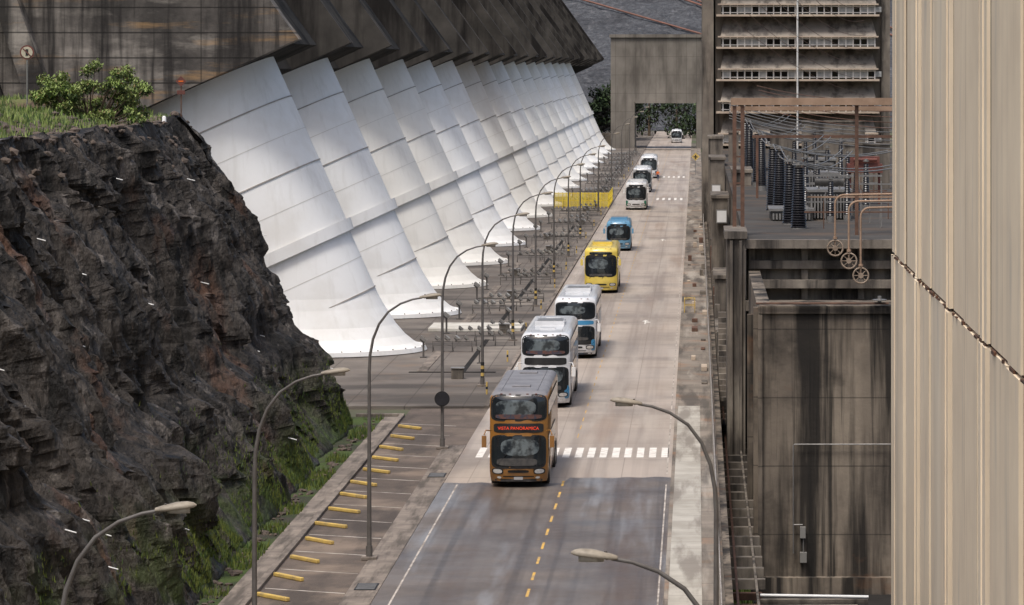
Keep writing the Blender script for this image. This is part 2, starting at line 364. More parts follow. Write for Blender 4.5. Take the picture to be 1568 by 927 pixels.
s_=MB(); s_.tube([(0,0,-.3),(0,0,1.9)],.035,0); s_.obox((0,-.05,1.75),.38,.03,.38,Matrix.Rotation(.785,3,'Y'),1); s_.box(-.12,.12,-.075,-.066,1.72,1.79,2); s_.box(-.2,.2,-.06,-.03,1.1,1.3,1)
s_.build('diamond_warning_sign',[m_brown,m_rr,m_orange],(-25.6,181,(topz(-25.6,181) or 15.3)))
for x,y in((-26.3,180),(-25.8,182.5)):
    s_=MB(); s_.tube([(0,0,-.2),(0,0,.3),(0,0,.36)],[.12,.1,.05],0,10); s_.build('marker_post',[m_whitep],(x,y,(topz(x,y) or 15.3)))
# ---------------------------------------------------------------- dam
up=.72; TOP=70
dam=MB()
def blockpoly(ax,az,back=-70):
    return [(ax,az),(ax-(TOP-az)*up,TOP),(back-25,TOP),(back-25,15.3),(-34.5,15.3)]
for kk in range(23):
    d0=224+34*kk
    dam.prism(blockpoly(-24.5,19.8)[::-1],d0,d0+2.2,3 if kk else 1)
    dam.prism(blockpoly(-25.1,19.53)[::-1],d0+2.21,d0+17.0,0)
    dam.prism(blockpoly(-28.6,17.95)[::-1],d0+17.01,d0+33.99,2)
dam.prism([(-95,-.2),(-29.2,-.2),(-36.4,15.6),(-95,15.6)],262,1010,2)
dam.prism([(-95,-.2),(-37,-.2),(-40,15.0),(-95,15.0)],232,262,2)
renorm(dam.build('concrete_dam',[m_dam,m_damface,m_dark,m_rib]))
db=MB()
db.prism([(-40.5,15),(-39,15),(-47.5,40),(-49,40)],222.2,224,0)
db.prism([(-46,14),(-41.8,14),(-50.5,40),(-60,40)],223.4,224,1)
db.prism([(-70,24.6),(-28.6,24.6),(-29,25.0),(-70,25.0)],223.6,224,0)
renorm(db.build('dam_buttress',[m_damface,m_dark]))
# ---------------------------------------------------------------- penstocks
ax=Vector((-.409,0,.9125)); px=Vector((.9125,0,.409)); py=Vector((0,1,0))
def penmesh(pmat):
    b=MB(); SEG=72
    def ring(t,r): return [ax*t+px*(r*math.cos(2*math.pi*i/SEG))+py*(r*math.sin(2*math.pi*i/SEG)) for i in range(SEG)]
    def band(t0,r0,t1,r1,m,sm=True):
        b.add(ring(t0,r0)+ring(t1,r1),[(i,(i+1)%SEG,SEG+(i+1)%SEG,SEG+i) for i in range(SEG)],m,sm)
    r=5.2
    band(-3,r,2.1,r,0); band(2.1,r,6.0,r,0)
    band(6.0,r,6.0,5.5,1,False); band(6.0,5.5,6.75,5.58,0); band(6.75,5.58,6.75,5.3,1,False)
    r2=5.3
    band(6.75,r2,10.9,r2,0); band(10.9,r2,15.3,r2,0); band(15.3,r2,20.5,r2,0)
    for t,rr in((2.1,r),(10.9,r2),(15.3,r2)):
        band(t-.04,rr+.0,t-.035,rr+.06,1,False); band(t-.035,rr+.06,t+.035,rr+.06,1,False); band(t+.035,rr+.06,t+.04,rr,1,False)
    for t,rr in((4.2,r),(8.8,r2),(13.1,r2)):
        band(t-.02,rr+.012,t+.02,rr+.012,2,False)
    prev=None
    for z,rx,ry in((0.05,7.25,6.7),(.32,7.25,6.7),(.33,7.0,6.45),(.55,6.65,6.15),(1.0,6.3,5.8),(1.7,6.0,5.5),(2.8,5.78,5.28),(3.6,5.69,5.19)):
        cx=-z*.448
        cur=[Vector((cx+rx*math.cos(2*math.pi*i/SEG),ry*math.sin(2*math.pi*i/SEG),z)) for i in range(SEG)]
        if prev: b.add(prev+cur,[(i,(i+1)%SEG,SEG+(i+1)%SEG,SEG+i) for i in range(SEG)],0,z>.34)
        prev=cur
    for i in range(36):
        a=2*math.pi*i/36; b.tube([(7.08*math.cos(a),6.54*math.sin(a),.3),(7.08*math.cos(a),6.54*math.sin(a),.4)],.05,1,5)
    return b.mesh('penstock',[pmat,m_pen_dirty,m_seam])
pms=[penmesh(q) for q in m_pens]
for kk in range(17): put('penstock_pipe',pms[(0,0,1,1,0,0,2,0,0,1,2,1,0,0,1,0,1)[kk]],(-24.3,231+34*kk,.12))
# ---------------------------------------------------------------- street lamps
def lampmesh(side):
    b=MB()
    b.box(-.28,.28,-.28,.28,0,.1,2)
    prof=[(0,.1),(0,3),(0,6.9),(.03,7.5),(.14,8.1),(.36,8.65),(.7,9.1),(1.15,9.4),(1.6,9.56),(1.95,9.62)]
    b.tube([(side*x,0,z) for x,z in prof],[.09,.075,.06,.055,.05,.046,.043,.04,.036,.034],0,10)
    b.tube([(0,0,.1),(0,0,.5)],.12,0,10)
    rings=[]
    for t,wx,h in((0,.05,.05),(.08,.09,.07),(.22,.13,.09),(.42,.17,.115),(.62,.15,.105),(.74,.08,.07),(.80,.02,.02)):
        x=1.85+t; z=9.62+t*.12; ring=[]
        for i in range(12):
            a=2*math.pi*i/12; zz=math.sin(a); ring.append((side*x,wx*math.cos(a),z+(zz*h if zz>0 else zz*h*.45)))
        rings.append(ring)
    vs=[p for r_ in rings for p in r_]; fs=[(i*12+q,i*12+(q+1)%12,(i+1)*12+(q+1)%12,(i+1)*12+q) for i in range(6) for q in range(12)]
    b.add(vs,fs,1,True)
    lens=[]
    for i in range(16):
        a=2*math.pi*i/16; lens.append((side*(2.30+.22*math.cos(a)),.13*math.sin(a),9.62+.05))
    l2=[(x,y*.7,z-.1) for x,y,z in lens]
    b.add(lens+l2,[(i,(i+1)%16,16+(i+1)%16,16+i) for i in range(16)]+[list(range(16,32))],3,True)
    b.tube([(side*2.02,0,9.60),(side*2.06,0,9.75)],.03,0,6)
    return b.mesh('street_lamp',[m_pole,m_head,m_kerb,m_lens])
lm=lampmesh(1); lmr=lampmesh(-1)
ds=[70,101,134,172.6,205,239,273,308,343,378]+[448,518,588,658,728]
for d in ds: put('street_lamp',lm,(-12.25 if d<110 else -12.03,d,.12 if d>193 else .02))
for d in (62.5,91): put('street_lamp',lmr,(.5,d,.11))
sb=MB()
for d in ds:
    if 193<d<400:
        for j in range(6): sb.tube([(-12.03,d,.3+j*.2),(-12.03,d,.3+j*.2+.18)],.1,j%2,10)
sb.build('striped_post_guards',[m_yellow,m_black])
s_=MB(); s_.tube([(0,.02,0),(0,-.02,0)],.36,0,28); s_.tube([(0,-.021,0),(0,-.03,0)],.30,1,28); s_.box(-.15,.15,.02,.1,-.05,.05,0)
s_.build('round_traffic_sign',[m_black,m_insul],(-12.03,172.4,2.4))
# ---------------------------------------------------------------- floodlight racks
def floodmesh(n):
    b=MB(); wid=.62*n
    if n>1:
        for z in(.4,.65): b.tube([(-wid/2,0,z),(wid/2,0,z)],.022,0,6)
        for x in(-wid/2,0,wid/2):
            b.tube([(x,0,0),(x,0,.7)],.025,0,6); b.tube([(x,.5,0),(x,0,.45)],.02,0,6)
    else:
        b.tube([(0,0,0),(0,0,.9)],.05,0,6); b.box(-.15,.15,-.15,.15,0,.06,0)
    for i in range(n):
        x=(i-(n-1)/2)*.62
        R=Matrix.Rotation(.25*random.uniform(-1,1),3,'Z')@Matrix.Rotation(-.9,3,'Y')
        b.obox((x,0,.9),.14,.34,.34,R,1); b.obox(Vector((x,0,.9))+R@Vector((-.11,0,0)),.08,.22,.22,R,0)
        b.obox(Vector((x,0,.9))+R@Vector((.073,0,0)),.01,.3,.3,R,2)
    return b.mesh('floodlight_rack',[m_pole,m_metal,m_lens])
f4=floodmesh(4); f1=floodmesh(1)
for kk in range(15):
    d=231+34*kk
    for dx,dd,n in((-15.0,0,4),(-13.1,2,4),(-14.3,6,4),(-12.9,14,4),(-12.8,-9,1)):
        if kk>8 and n==1: continue
        put('floodlight_rack' if n==4 else 'floodlight',f4 if n==4 else f1,(dx+random.uniform(-.4,.4),d+dd+random.uniform(-1.5,1.5),.12),rz=random.uniform(-.2,.2))
    put('floodlight',f1,(-17.2+.35,d-6,.12),sc=1.3)
    if kk<6: put('floodlight',f1,(-16.8,d+14,.12),sc=1.4)
k=MB(); k.box(-18.2,-11.9,247,252.5,.12,.35,0); k.build('concrete_slab',[M('slab_mat',(.66,.64,.58),(.5,.47,.41),.8)],bevel=.03)
k=MB()
for i in range(15):
    x=-17.9+i*.48; k.box(x-.04,x+.04,461,461.08,.12,2.1,0)
for z in(.3,1.0,1.95): k.box(-17.9,-11.1,461.08,461.12,z,z+.09,0)
for i in range(60):
    x=-17.9+i*.113; k.box(x,x+.07,461.02,461.05,.35,1.95,0)
for i in range(20): k.box(-11.15,-11.1,461+i*1.2,461.1+i*1.2,.12,1.9,0)
for z in(.3,1.0,1.85): k.box(-11.13,-11.09,461,485,z,z+.08,0)
k.build('yellow_fence',[M('bright_yellow_mat',(.85,.68,.08),(.75,.55,.06),1)])
b=MB()
for y in (200,222,246,270,296,322,350,380,410,440,500,540,580,620,660):
    b.tube([(-11.5,y,.12),(-11.5,y,.8)],.05,0,8); b.tube([(-11.5,y,.4),(-11.5,y,.55)],.055,1,8)
b.build('kerb_bollards',[m_yellow,m_black])
b=MB()
for y in range(300,780,4): b.tube([(-12.7,y,.12),(-12.7,y,1.0)],.02,0,5)
for z in(.55,1.0): b.tube([(-12.7,300,z),(-12.7,780,z)],.015,0,5)
b.build('plaza_railing',[m_pole])
for i in range(10):
    b=MB(); b.box(-.35,.35,-.25,.25,0,.6,0); b.box(-.4,.4,-.3,.3,.6,.66,1); b.build('utility_box',[m_conc,m_metal],(-13.6+random.uniform(-2,1),212+34*i+random.uniform(-4,4),.12),bevel=.02)
k=MB()
for kk in range(15):
    d=214+34*kk; k.box(-16.9,-11.8,d,d+.5,.121,.15,0); k.box(-16.5,-15.9,d+1,d+16,.122,.16,1); k.box(-13.9,-13.6,d+.52,d+26,.121,.14,0)
k.build('trench_covers',[m_dark,m_kerb])
b=MB(); y=60
while y<430:
    b.box(.78,.84,y,y+.06,.11,1.15,0); y+=1.8
for z in(.45,.8,1.13): b.tube([(.81,60,z),(.81,430,z)],.025,0,6)
b.build('sidewalk_railing',[M('rail_mat',(.42,.39,.36),(.25,.23,.21),3,rough=.5)])
b=MB()
for x in(0,.75): b.tube([(x,0,0),(x,0,1.0)],.035,0,6); b.tube([(x,1.6,0),(x,1.6,1.0)],.035,0,6)
for z in(.5,1.0): b.tube([(0,0,z),(.75,0,z),(.75,1.6,z),(0,1.6,z),(0,0,z)],.03,0,6)
b.build('yellow_barrier',[m_yellow],(-.85,266,.12))
s_=MB(); s_.tube([(0,0,0),(0,0,3.2)],.05,0,6); s_.obox((0,-.08,3.0),.95,.03,.95,Matrix.Rotation(.785,3,'Y'),1); s_.box(-.3,.3,-.12,-.1,2.9,3.05,2); s_.box(-.08,.08,-.12,-.1,2.6,3.3,2)
s_.build('yellow_warning_sign',[m_metal,m_yellow,m_black],(-.1,600,.12))
k=MB()
for i in range(26):
    y=205+i*8.3+random.uniform(-2,2); x=random.choice((.3,.45,-.75,-.3))
    hh=random.choice((.1,.25,.5)); k.box(x,x+random.uniform(.25,.45),y,y+random.uniform(.4,2.2),.12,.12+hh,random.choice((0,0,1,2)))
k.build('sidewalk_service_boxes',[m_conc,m_ledge,m_brown],bevel=.02)
# ---------------------------------------------------------------- portal
po=MB()
po.box(-18.6,-13.4,793,806,-.1,24.2); po.box(-13.39,.0,793,806,10.1,24.2); po.box(.01,2.4,793,806,-.1,24.2)
po.box(-18.9,2.7,792.6,806.4,24.21,24.9); po.box(-13.3,-.1,792.7,792.99,9.9,10.6)
po.build('concrete_gateway',[m_portal])
k=MB(); k.box(-11,-1.1,779,783,.002,.07); k.build('portal_shadow_strip',[m_dark])  # dark slab stands in for the gateway's shadow across the road
# ---------------------------------------------------------------- background
e=MB()
NX,NY=260,90; vv=[]
for i in range(NX+1):
    for j in range(NY+1):
        X=-320+700*i/NX; t=j/NY; d=1012+260*t+noise.noise(Vector((X*.02,t*3,0)))*3; z=t*120
        vv.append((X,d,z+noise.fractal(Vector((X*.25,t*60,2)),1,2,4)*1.0))
e.add(vv,[(i*(NY+1)+j,(i+1)*(NY+1)+j,(i+1)*(NY+1)+j+1,i*(NY+1)+j+1) for i in range(NX) for j in range(NY)],0,False)
e.build('rockfill_embankment',[m_fill])
rs=MB()
def embz(d): return (d-1012)*120/260
for (xa,da),(xb,db_) in(((-60,1150),(30,1062)),((-60,1156),(60,1066)),((-10,1120),(90,1050)),((-60,1108),(40,1044)),((-60,1135),(40,1058))):
    n=14
    for i in range(n):
        t0,t1=i/n,(i+1)/n
        A=(xa+(xb-xa)*t0,da+(db_-da)*t0); B=(xa+(xb-xa)*t1,da+(db_-da)*t1)
        rs.tube([(A[0],A[1],embz(A[1])+1.2),(B[0],B[1],embz(B[1])+1.2)],.3,0,6)
rs.build('red_soil_bench',[m_redsoil])
cl=[]
for i in range(170):
    x=random.uniform(-45,40); cl.append(((x,random.uniform(900,960),random.uniform(1,9)),(3.2,3,2.4)))
for i in range(40): cl.append(((random.uniform(-24,-14),random.uniform(870,900),random.uniform(4,13)),(2.3,2.5,2.2)))
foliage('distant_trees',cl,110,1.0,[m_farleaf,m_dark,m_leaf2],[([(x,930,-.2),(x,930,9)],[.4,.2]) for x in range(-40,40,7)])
k=MB(); k.box(-40,-18,815,818,0,3); k.build('boundary_wall',[m_conc])
# ---------------------------------------------------------------- tower block on right
tw=MB()
tw.box(2.2,21.3,420,470,-.1,62,0)
tw.box(.7,2.0,418.5,470,-.1,62,5)
tw.box(21.31,22.3,419,470,-.1,62,5)
z0=9.8
for i in range(14):
    z=z0+3.71*i
    tw.add([(2.8,417.7,z+.6),(20.7,417.7,z+.6),(20.2,419.99,z+2.85),(3.3,419.99,z+2.85),(2.8,419.99,z+.6),(20.7,419.99,z+.6)],[(0,1,2,3),(0,4,5,1),(0,3,4),(1,5,2)],0)
    tw.box(2.5,20.9,417.4,418.5,z+.45,z+.62,1)
    tw.box(2.3,21.0,417.2,419.99,z-.85,z-.62,1)
    tw.box(2.9,20.6,419.0,419.99,z-.619,z+.449,2)
    tw.box(2.9,20.6,417.9,417.99,z-.46,z-.36,3); tw.box(2.9,20.6,417.9,417.99,z+.26,z+.38,3)
    x=3.0
    while x<20.6:
        tw.box(x,x+.15,417.88,417.98,z-.62,z+.449,3)
        if random.random()<.45: tw.box(x+.15,x+.83,417.93,417.98,z-.36,z+.26,4)
        x+=.83
tw.tube([(11.6,417.0,6),(11.6,417.0,62)],.11,3,8)
tw.build('powerhouse_tower',[m_tower,m_ledge,m_glass,m_wframe,M('blind_mat',(.40,.41,.40),(.25,.26,.26),2),m_conc])
# ---------------------------------------------------------------- switchyard structures
c=MB()
c.box(2.87,20,165,166,-6,7.3,0); c.box(2.87,3.5,166.01,199.9,-6,6.9,0); c.box(2.6,2.86,165.3,165.8,-6,7.2,0); c.box(2.5,2.85,178,178.6,-6,6,0)
c.box(2.6,20,164.4,164.99,-6,-4.95,0); c.box(2.8,3.0,164.8,164.99,-4.9,6.9,0); c.box(2.8,20,164.85,164.99,6.95,7.28,0)
c.build('stained_concrete_wall',[m_cwall])
c=MB()
c.tube([(2.7,164.7,7.42),(8.7,164.7,7.42)],.05,0,8); c.tube([(8.3,164.8,7.4),(8.3,164.8,7.75)],.09,1,8); c.tube([(8.3,164.8,7.55),(8.3,164.8,7.6)],.33,1,12)
c.tube([(9.0,164.8,1.04),(4.45,164.8,1.04),(4.4,164.8,.99),(4.4,164.8,-3.9)],.03,1,6); c.box(4.7,4.95,164.7,164.99,-3.2,-2.7,2); c.box(4.7,5.0,164.65,164.99,-4.3,-3.85,2); c.tube([(4.85,164.8,-3.85),(4.85,164.8,-2.7)],.03,1,6); c.tube([(4.4,164.8,-2.6),(4.82,164.8,-2.6)],.03,1,6)
c.build('wall_conduit',[m_brown,m_metal,M('junction_box_mat',(.25,.24,.22))])
dk=MB()
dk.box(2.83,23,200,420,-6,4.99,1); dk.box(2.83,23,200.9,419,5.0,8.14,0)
dk.box(2.7,23,200.4,420,8.15,8.62,2); dk.box(2.7,23,199.6,200.39,8.15,8.62,0)
dk.box(2.9,23,200.3,200.89,7.0,7.45,0); dk.box(2.9,23,199.9,200.89,5.95,6.4,0); dk.box(2.7,23,198.5,199.99,4.8,5.3,0)
dk.box(3.51,23,186,199.9,3.5,4.7,0)
for x in (2.9,5.8,8.9,12): dk.box(x,x+.35,200.5,200.88,5.3,8.13,0)
dk.box(1.7,2.69,199.4,206,-5.7,8.7,0); dk.box(1.55,2.8,199.2,206.5,8.7,9.1,0); dk.box(1.85,2.0,199.2,199.39,-5,8.6,0); dk.box(2.35,2.5,199.2,199.39,-5,8.6,0)
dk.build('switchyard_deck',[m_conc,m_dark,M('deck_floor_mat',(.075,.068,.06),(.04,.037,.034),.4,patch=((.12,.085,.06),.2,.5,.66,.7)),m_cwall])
for X0,X1,d,za,zb in((1.3,2.6,250,-5.7,3.5),(1.3,2.6,300,-5.7,7.2),(1.3,2.7,345,-5.7,9.2),(4.6,6.3,330,8.6,11.5),(1.3,2.8,380,-5.7,10.5),(2.9,4.4,290,8.6,9.6),(1.3,2.2,225,-5.7,1.6)):
    c=MB(); c.box(X0,X1,d,d+9,za,zb,0); c.box(X0-.12,X1+.12,d-.15,d+9.15,zb,zb+.3,0); c.build('concrete_pier',[m_conc],bevel=.04)
for X,d,z in((1.95,379.6,6.0),(2.1,299.6,5.2),(1.9,344.6,5.8)):
    c=MB(); c.box(-.45,.45,-.12,0.2,0,1.1,0); c.box(-.38,.38,-.14,-.121,.08,1.02,1); c.build('electrical_cabinet',[m_metal,m_whitep],(X,d,z))
c=MB(); y=150
while y<250:
    c.box(1.26,2.85,y,y+.5,-3.4,-3.0,0); c.box(1.3,2.8,y+1.0,y+1.4,-4.5,-4.2,1); y+=3.4
c.box(1.6,1.7,140,260,-2.99,-2.9,1); c.box(2.4,2.5,140,260,-2.99,-2.9,0)
c.build('pit_beams',[m_conc,m_brown])
c=MB()
for i in range(16): c.box(1.3,2.3,206+i*.6,206.6+i*.6,-.8,-.6+i*.28,0)
for i in range(20):
    y=212+i*9; c.box(1.28,1.6,y,y+1.4,-.2,.9+random.random()*1.2,random.choice((0,0,1)))
c.build('service_stairs',[m_conc,m_brown])
c=MB(); c.box(2.3,7,150,158,-5.69,-5.2,0); c.box(2.4,7,149.6,149.9,-5.15,-4.95,1); c.tube([(2.6,148,-3.35),(7,148,-3.42)],.07,1,8); c.box(2.6,7,148.2,148.5,-3.75,-3.55,0)
c.build('pit_platform',[m_conc,m_whitep])
def fp():
    y=random.uniform(135,175); return random.uniform(1.3,2.4),y,-5.7,random.uniform(.2,.9)
blades('pit_weeds',1500,fp,[m_moss,m_leaf])
def bushing(X,d,zb,zt,r=.42):
    b=MB(); h=zt-zb; n=int(h/.16); pts=[];rr=[]
    for i in range(n):
        t=i/n; q=r*(1-.38*t)
        pts+= [(0,0,.4+(h-.4)*t),(0,0,.4+(h-.4)*t+.05)]; rr+=[q*.76,q]
    b.tube(pts,rr,0,16,smooth=False)
    b.tube([(0,0,0),(0,0,.4)],r*.95,1,12); b.tube([(0,0,h),(0,0,h+.22)],.12,1,8); b.tube([(0,0,h+.05),(0,0,h+.1)],r*.8,1,14)
    b.build('transformer_bushing',[m_insul,m_metal],(X,d,zb))
bl=[(6.0,213,8.3,12.3),(5.65,219,8.3,12.35),(5.35,233,8.3,12.8),(5.05,239,8.3,12.8),(5.0,278,8.6,12.9),(4.8,286,8.6,12.9),(4.56,310,8.8,13.3),(4.3,318,8.8,13.3),
    (10.9,262,8.6,11.8),(9.9,275,8.6,11.9),(9.0,300,8.6,12),(11.9,300,8.6,12),(10.4,320,8.6,12.4),(8.0,240,8.6,11.7),(7.4,246,8.6,11.9),(8.2,222,8.6,11.2),(9.3,224,8.6,11.2),(10.2,232,8.6,11.5),(11.2,240,8.6,11.8),(8.6,262,8.6,12.0),(7.6,282,8.6,12.4),(6.6,262,8.6,11.5)]
for i,a in enumerate(bl): bushing(*a,r=.5 if i<4 else (.42 if i<8 else .26))
for X,d in((8.3,226),(8.9,262),(10.2,300),(5.9,224)):
    t=MB(); hh=1.7 if X>6 else .6
    t.box(-1.3,1.3,0,5,0,hh,0); t.box(-1.4,1.4,-.1,5.1,hh,hh+.15,1)
    for i in range(12): t.box(-1.2+i*.2,-1.1+i*.2,-.55,-.01,.1,hh-.15,1)
    if X>6: t.tube([(-.9,1,hh+.6),(.9,1,hh+.6)],.26,0,12); t.box(-.7,-.6,.9,1.1,hh+.15,hh+.4,1); t.box(.6,.7,.9,1.1,hh+.15,hh+.4,1)
    t.build('power_transformer',[m_dmetal,m_metal],(X,d,8.62))
t=MB(); t.box(-1.2,1.2,0,2,0,.6,0); t.box(-1.0,1.0,.1,1.5,.6,1.1,0); t.tube([(-.8,-.1,.9),(.8,-.1,.9)],.12,0,8)
for x in(-1,1): t.box(x-.08,x+.08,.8,.96,-2.18,0,0)
t.build('oil_conservator',[m_rr],(11.6,250,10.8))
fw=MB()
for X0,X1,d,z in((6.8,9.2,335,12.2),(10,16,345,12.8),(6.9,7.4,256,11.2),(11.5,15,282,12.0),(3.2,4.2,360,11.5)):
    fw.box(X0,X1,d,d+.6,8.62,z,0); fw.box(X0-.05,X1+.05,d-.1,d+.7,z,z+.15,0)
fw.build('transformer_fire_wall',[m_conc])
gt=MB()
for x in(2.05,2.5): gt.box(x,x+.22,205,205.25,8.62,15.9,0)
gt.box(1.95,14,204.9,205.2,15.95,16.35,1); gt.box(1.95,14,207.5,207.7,15.6,15.85,1)
gt.box(8.95,9.15,205.21,205.41,8.62,15.94,0)
for z in(10,11.5,13,14.5): gt.box(2.27,2.5,205.05,205.15,z,z+.1,0)
for x in(3.2,4.3): gt.box(x,x+.18,262,262.2,8.62,13,0)
for i in range(44):
    x=6.6+i*.14; dd=208+random.uniform(0,60); gt.box(x,x+.06,dd,dd+.06,8.62,random.uniform(9.6,11.4),random.choice((0,0,2)))
gt.box(6.5,12,214,214.1,10.4,10.5,1); gt.box(6.5,12,235,235.1,11.0,11.12,2); gt.box(4,14,260,260.15,13.0,13.2,0)
for i in range(8):
    dd=212+i*9; gt.box(6.3+i*.3,13,dd,dd+.08,9.6+.25*(i%4),9.68+.25*(i%4),(0,2)[i%2])
gt.build('steel_gantry',[m_brown,m_beam,m_metal])
pp=MB()
for X,zt,zb in((7.6,11.1,8.2),(8.35,10.75,7.5),(9.0,10.4,6.7)):
    y=199.2
    pts=[(X,y,zb),(X,y,zt-.5)]
    for i in range(1,6):
        a=i/5*math.pi/2; pts.append((X+.5-.5*math.cos(a),y,zt-.5+.5*math.sin(a)))
    pts.append((14,y,zt+.1)); pp.tube(pts,.06,0,8)
    pts=[(X+.42*math.cos(a*math.pi/12),y-.2,zb+.42*math.sin(a*math.pi/12)) for a in range(25)]
    pp.tube(pts,.05,1,6); pp.tube([(X,y-.3,zb),(X,y+.2,zb)],.15,1,10)
    for a in range(4):
        an=a*math.pi/4; pp.tube([(X-.4*math.cos(an),y-.2,zb-.4*math.sin(an)),(X+.4*math.cos(an),y-.2,zb+.4*math.sin(an))],.025,1,5)
    pp.tube([(X-.0,y-.15,zb+.5),(X,y-.15,zb+.62)],.13,0,8)
pp.build('valve_pipework',[m_beam,M('valve_mat',(.33,.26,.2),(.2,.15,.11),3)])
cb=MB()
def cable(a,b_,sag,r=.035,m=0):
    a=Vector(a);b_=Vector(b_); cb.tube([a.lerp(b_,i/12)-Vector((0,0,sag*4*(i/12)*(1-i/12))) for i in range(13)],r,m,5)
tops=[(x,y,zt+.2) for x,y,zb,zt in bl]
for q in range(0,6,2):
    cable(tops[q],tops[q+2],.4); cable(tops[q+1],tops[q+3],.4)
for i,(x,y,z) in enumerate(tops[:8]): cable((x,y,z),(13,y+8,z-.3-.1*i),.5,.045); cable((x,y,z),(x+4,y+20,z+.2),.7)
for i in range(7): cable((3+i*1.2,300,22+i*.5),(18,390,15+i*1.6),1.0,.022,1)
for i in range(6): cable((5,260+i*8,15+i*.3),(14,240+i*6,14.0+i*.3),.3,.03,1)
for i in range(6): cable((3,330,13.4+i*.25),(14,260,12.2+i*.3),.5,.04,0)
cb.build('overhead_cables',[m_metal,m_brown])
# ---------------------------------------------------------------- near beige building
nb=MB(); X=7.0; JZ=11.5
pat=[(4.6,.5,0),(3.2,.9,.05),(5.4,.45,0),(1.6,.7,.09),(4.2,.5,.03),(6.2,1.1,0),(1.3,.45,.1),(3.6,.55,0),(5.0,.8,.04),(2.1,.5,.07)]
for lo,hi,off in((-6,JZ-.05,.04),(JZ+.05,34,.0)):
    y=130.0; i=0
    nb.box(X+.30,20,50,129.9,lo,hi,1)
    while y>52:
        wd,gp,pr_=pat[i%len(pat)]
        nb.box(X-pr_-off,X+.299,y-wd,y,lo,hi,0)
        nb.box(X+.02,X+.298,y-wd-gp,y-wd-.002,lo,hi,1)
        if i%3==0: nb.box(X-pr_-off-.035,X-pr_-off,y-wd*.55,y-wd*.48,lo,hi,0)
        y-=wd+gp; i+=1
nb.box(X+.06,19.9,50.2,129.8,JZ-.049,JZ+.049,2)
y=129.0
while y>55:
    l=random.uniform(.2,1.1); nb.box(X-.08,X-.02,y-l,y,JZ-.05-random.uniform(-.02,.03),JZ+random.uniform(-.02,.04),2); y-=l+random.uniform(.3,2.2)
nb.build('beige_panelled_building',[m_beige,m_groove,m_rust])
# ---------------------------------------------------------------- buses
def paint(n,c,r=.3): return M(n,c,tuple(x*.88 for x in c),1.5,rough=r,coat=.5,spec=.5,streaks=[(tuple(x*.5+.05 for x in c),.4,(.7,.7,.7),.48,.75)],low=('Z',.9,.2,(.16,.12,.09),1.5,.6))
p_brown=paint('brown_bus_paint',(.31,.14,.03)); p_white=paint('white_bus_paint',(.72,.73,.74)); p_yel=paint('yellow_bus_paint',(.78,.60,.12)); p_blue=paint('blue_bus_paint',(.14,.33,.50)); p_cyan=paint('cyan_trim_paint',(.06,.26,.48)); p_gray=M('grey_roof_mat',(.24,.235,.245),(.17,.165,.17),1,rough=.5); p_green=paint('green_trim_paint',(.03,.2,.12)); p_dk=paint('dark_navy_paint',(.02,.035,.06)); p_silver=paint('silver_paint',(.4,.4,.4))
m_hl=M('headlight_mat',(.75,.75,.72),(.5,.5,.5),6,rough=.08,spec=.9); m_led=bpy.data.materials.new('led_text_mat'); m_led.use_nodes=True
m_led.node_tree.nodes['Principled BSDF'].inputs['Base Color'].default_value=(.8,.06,.02,1); m_led.node_tree.nodes['Principled BSDF'].inputs['Emission Color'].default_value=(1,.06,.02,1); m_led.node_tree.nodes['Principled BSDF'].inputs['Emission Strength'].default_value=.4
m_plate=M('plate_mat',(.6,.6,.6)); m_dash=M('dash_mat',(.09,.085,.08),(.04,.04,.04),3)
m_reflect=M('interior_reflection_mat',(.13,.155,.165),(.02,.025,.03),2.6,rough=.12,spec=.8,lo=.42,hi=.58)  # pale blotches paint reflections onto the bus glass
m_seat=M('seat_mat',(.12,.06,.05),(.05,.05,.07),4,lo=.45,hi=.55)
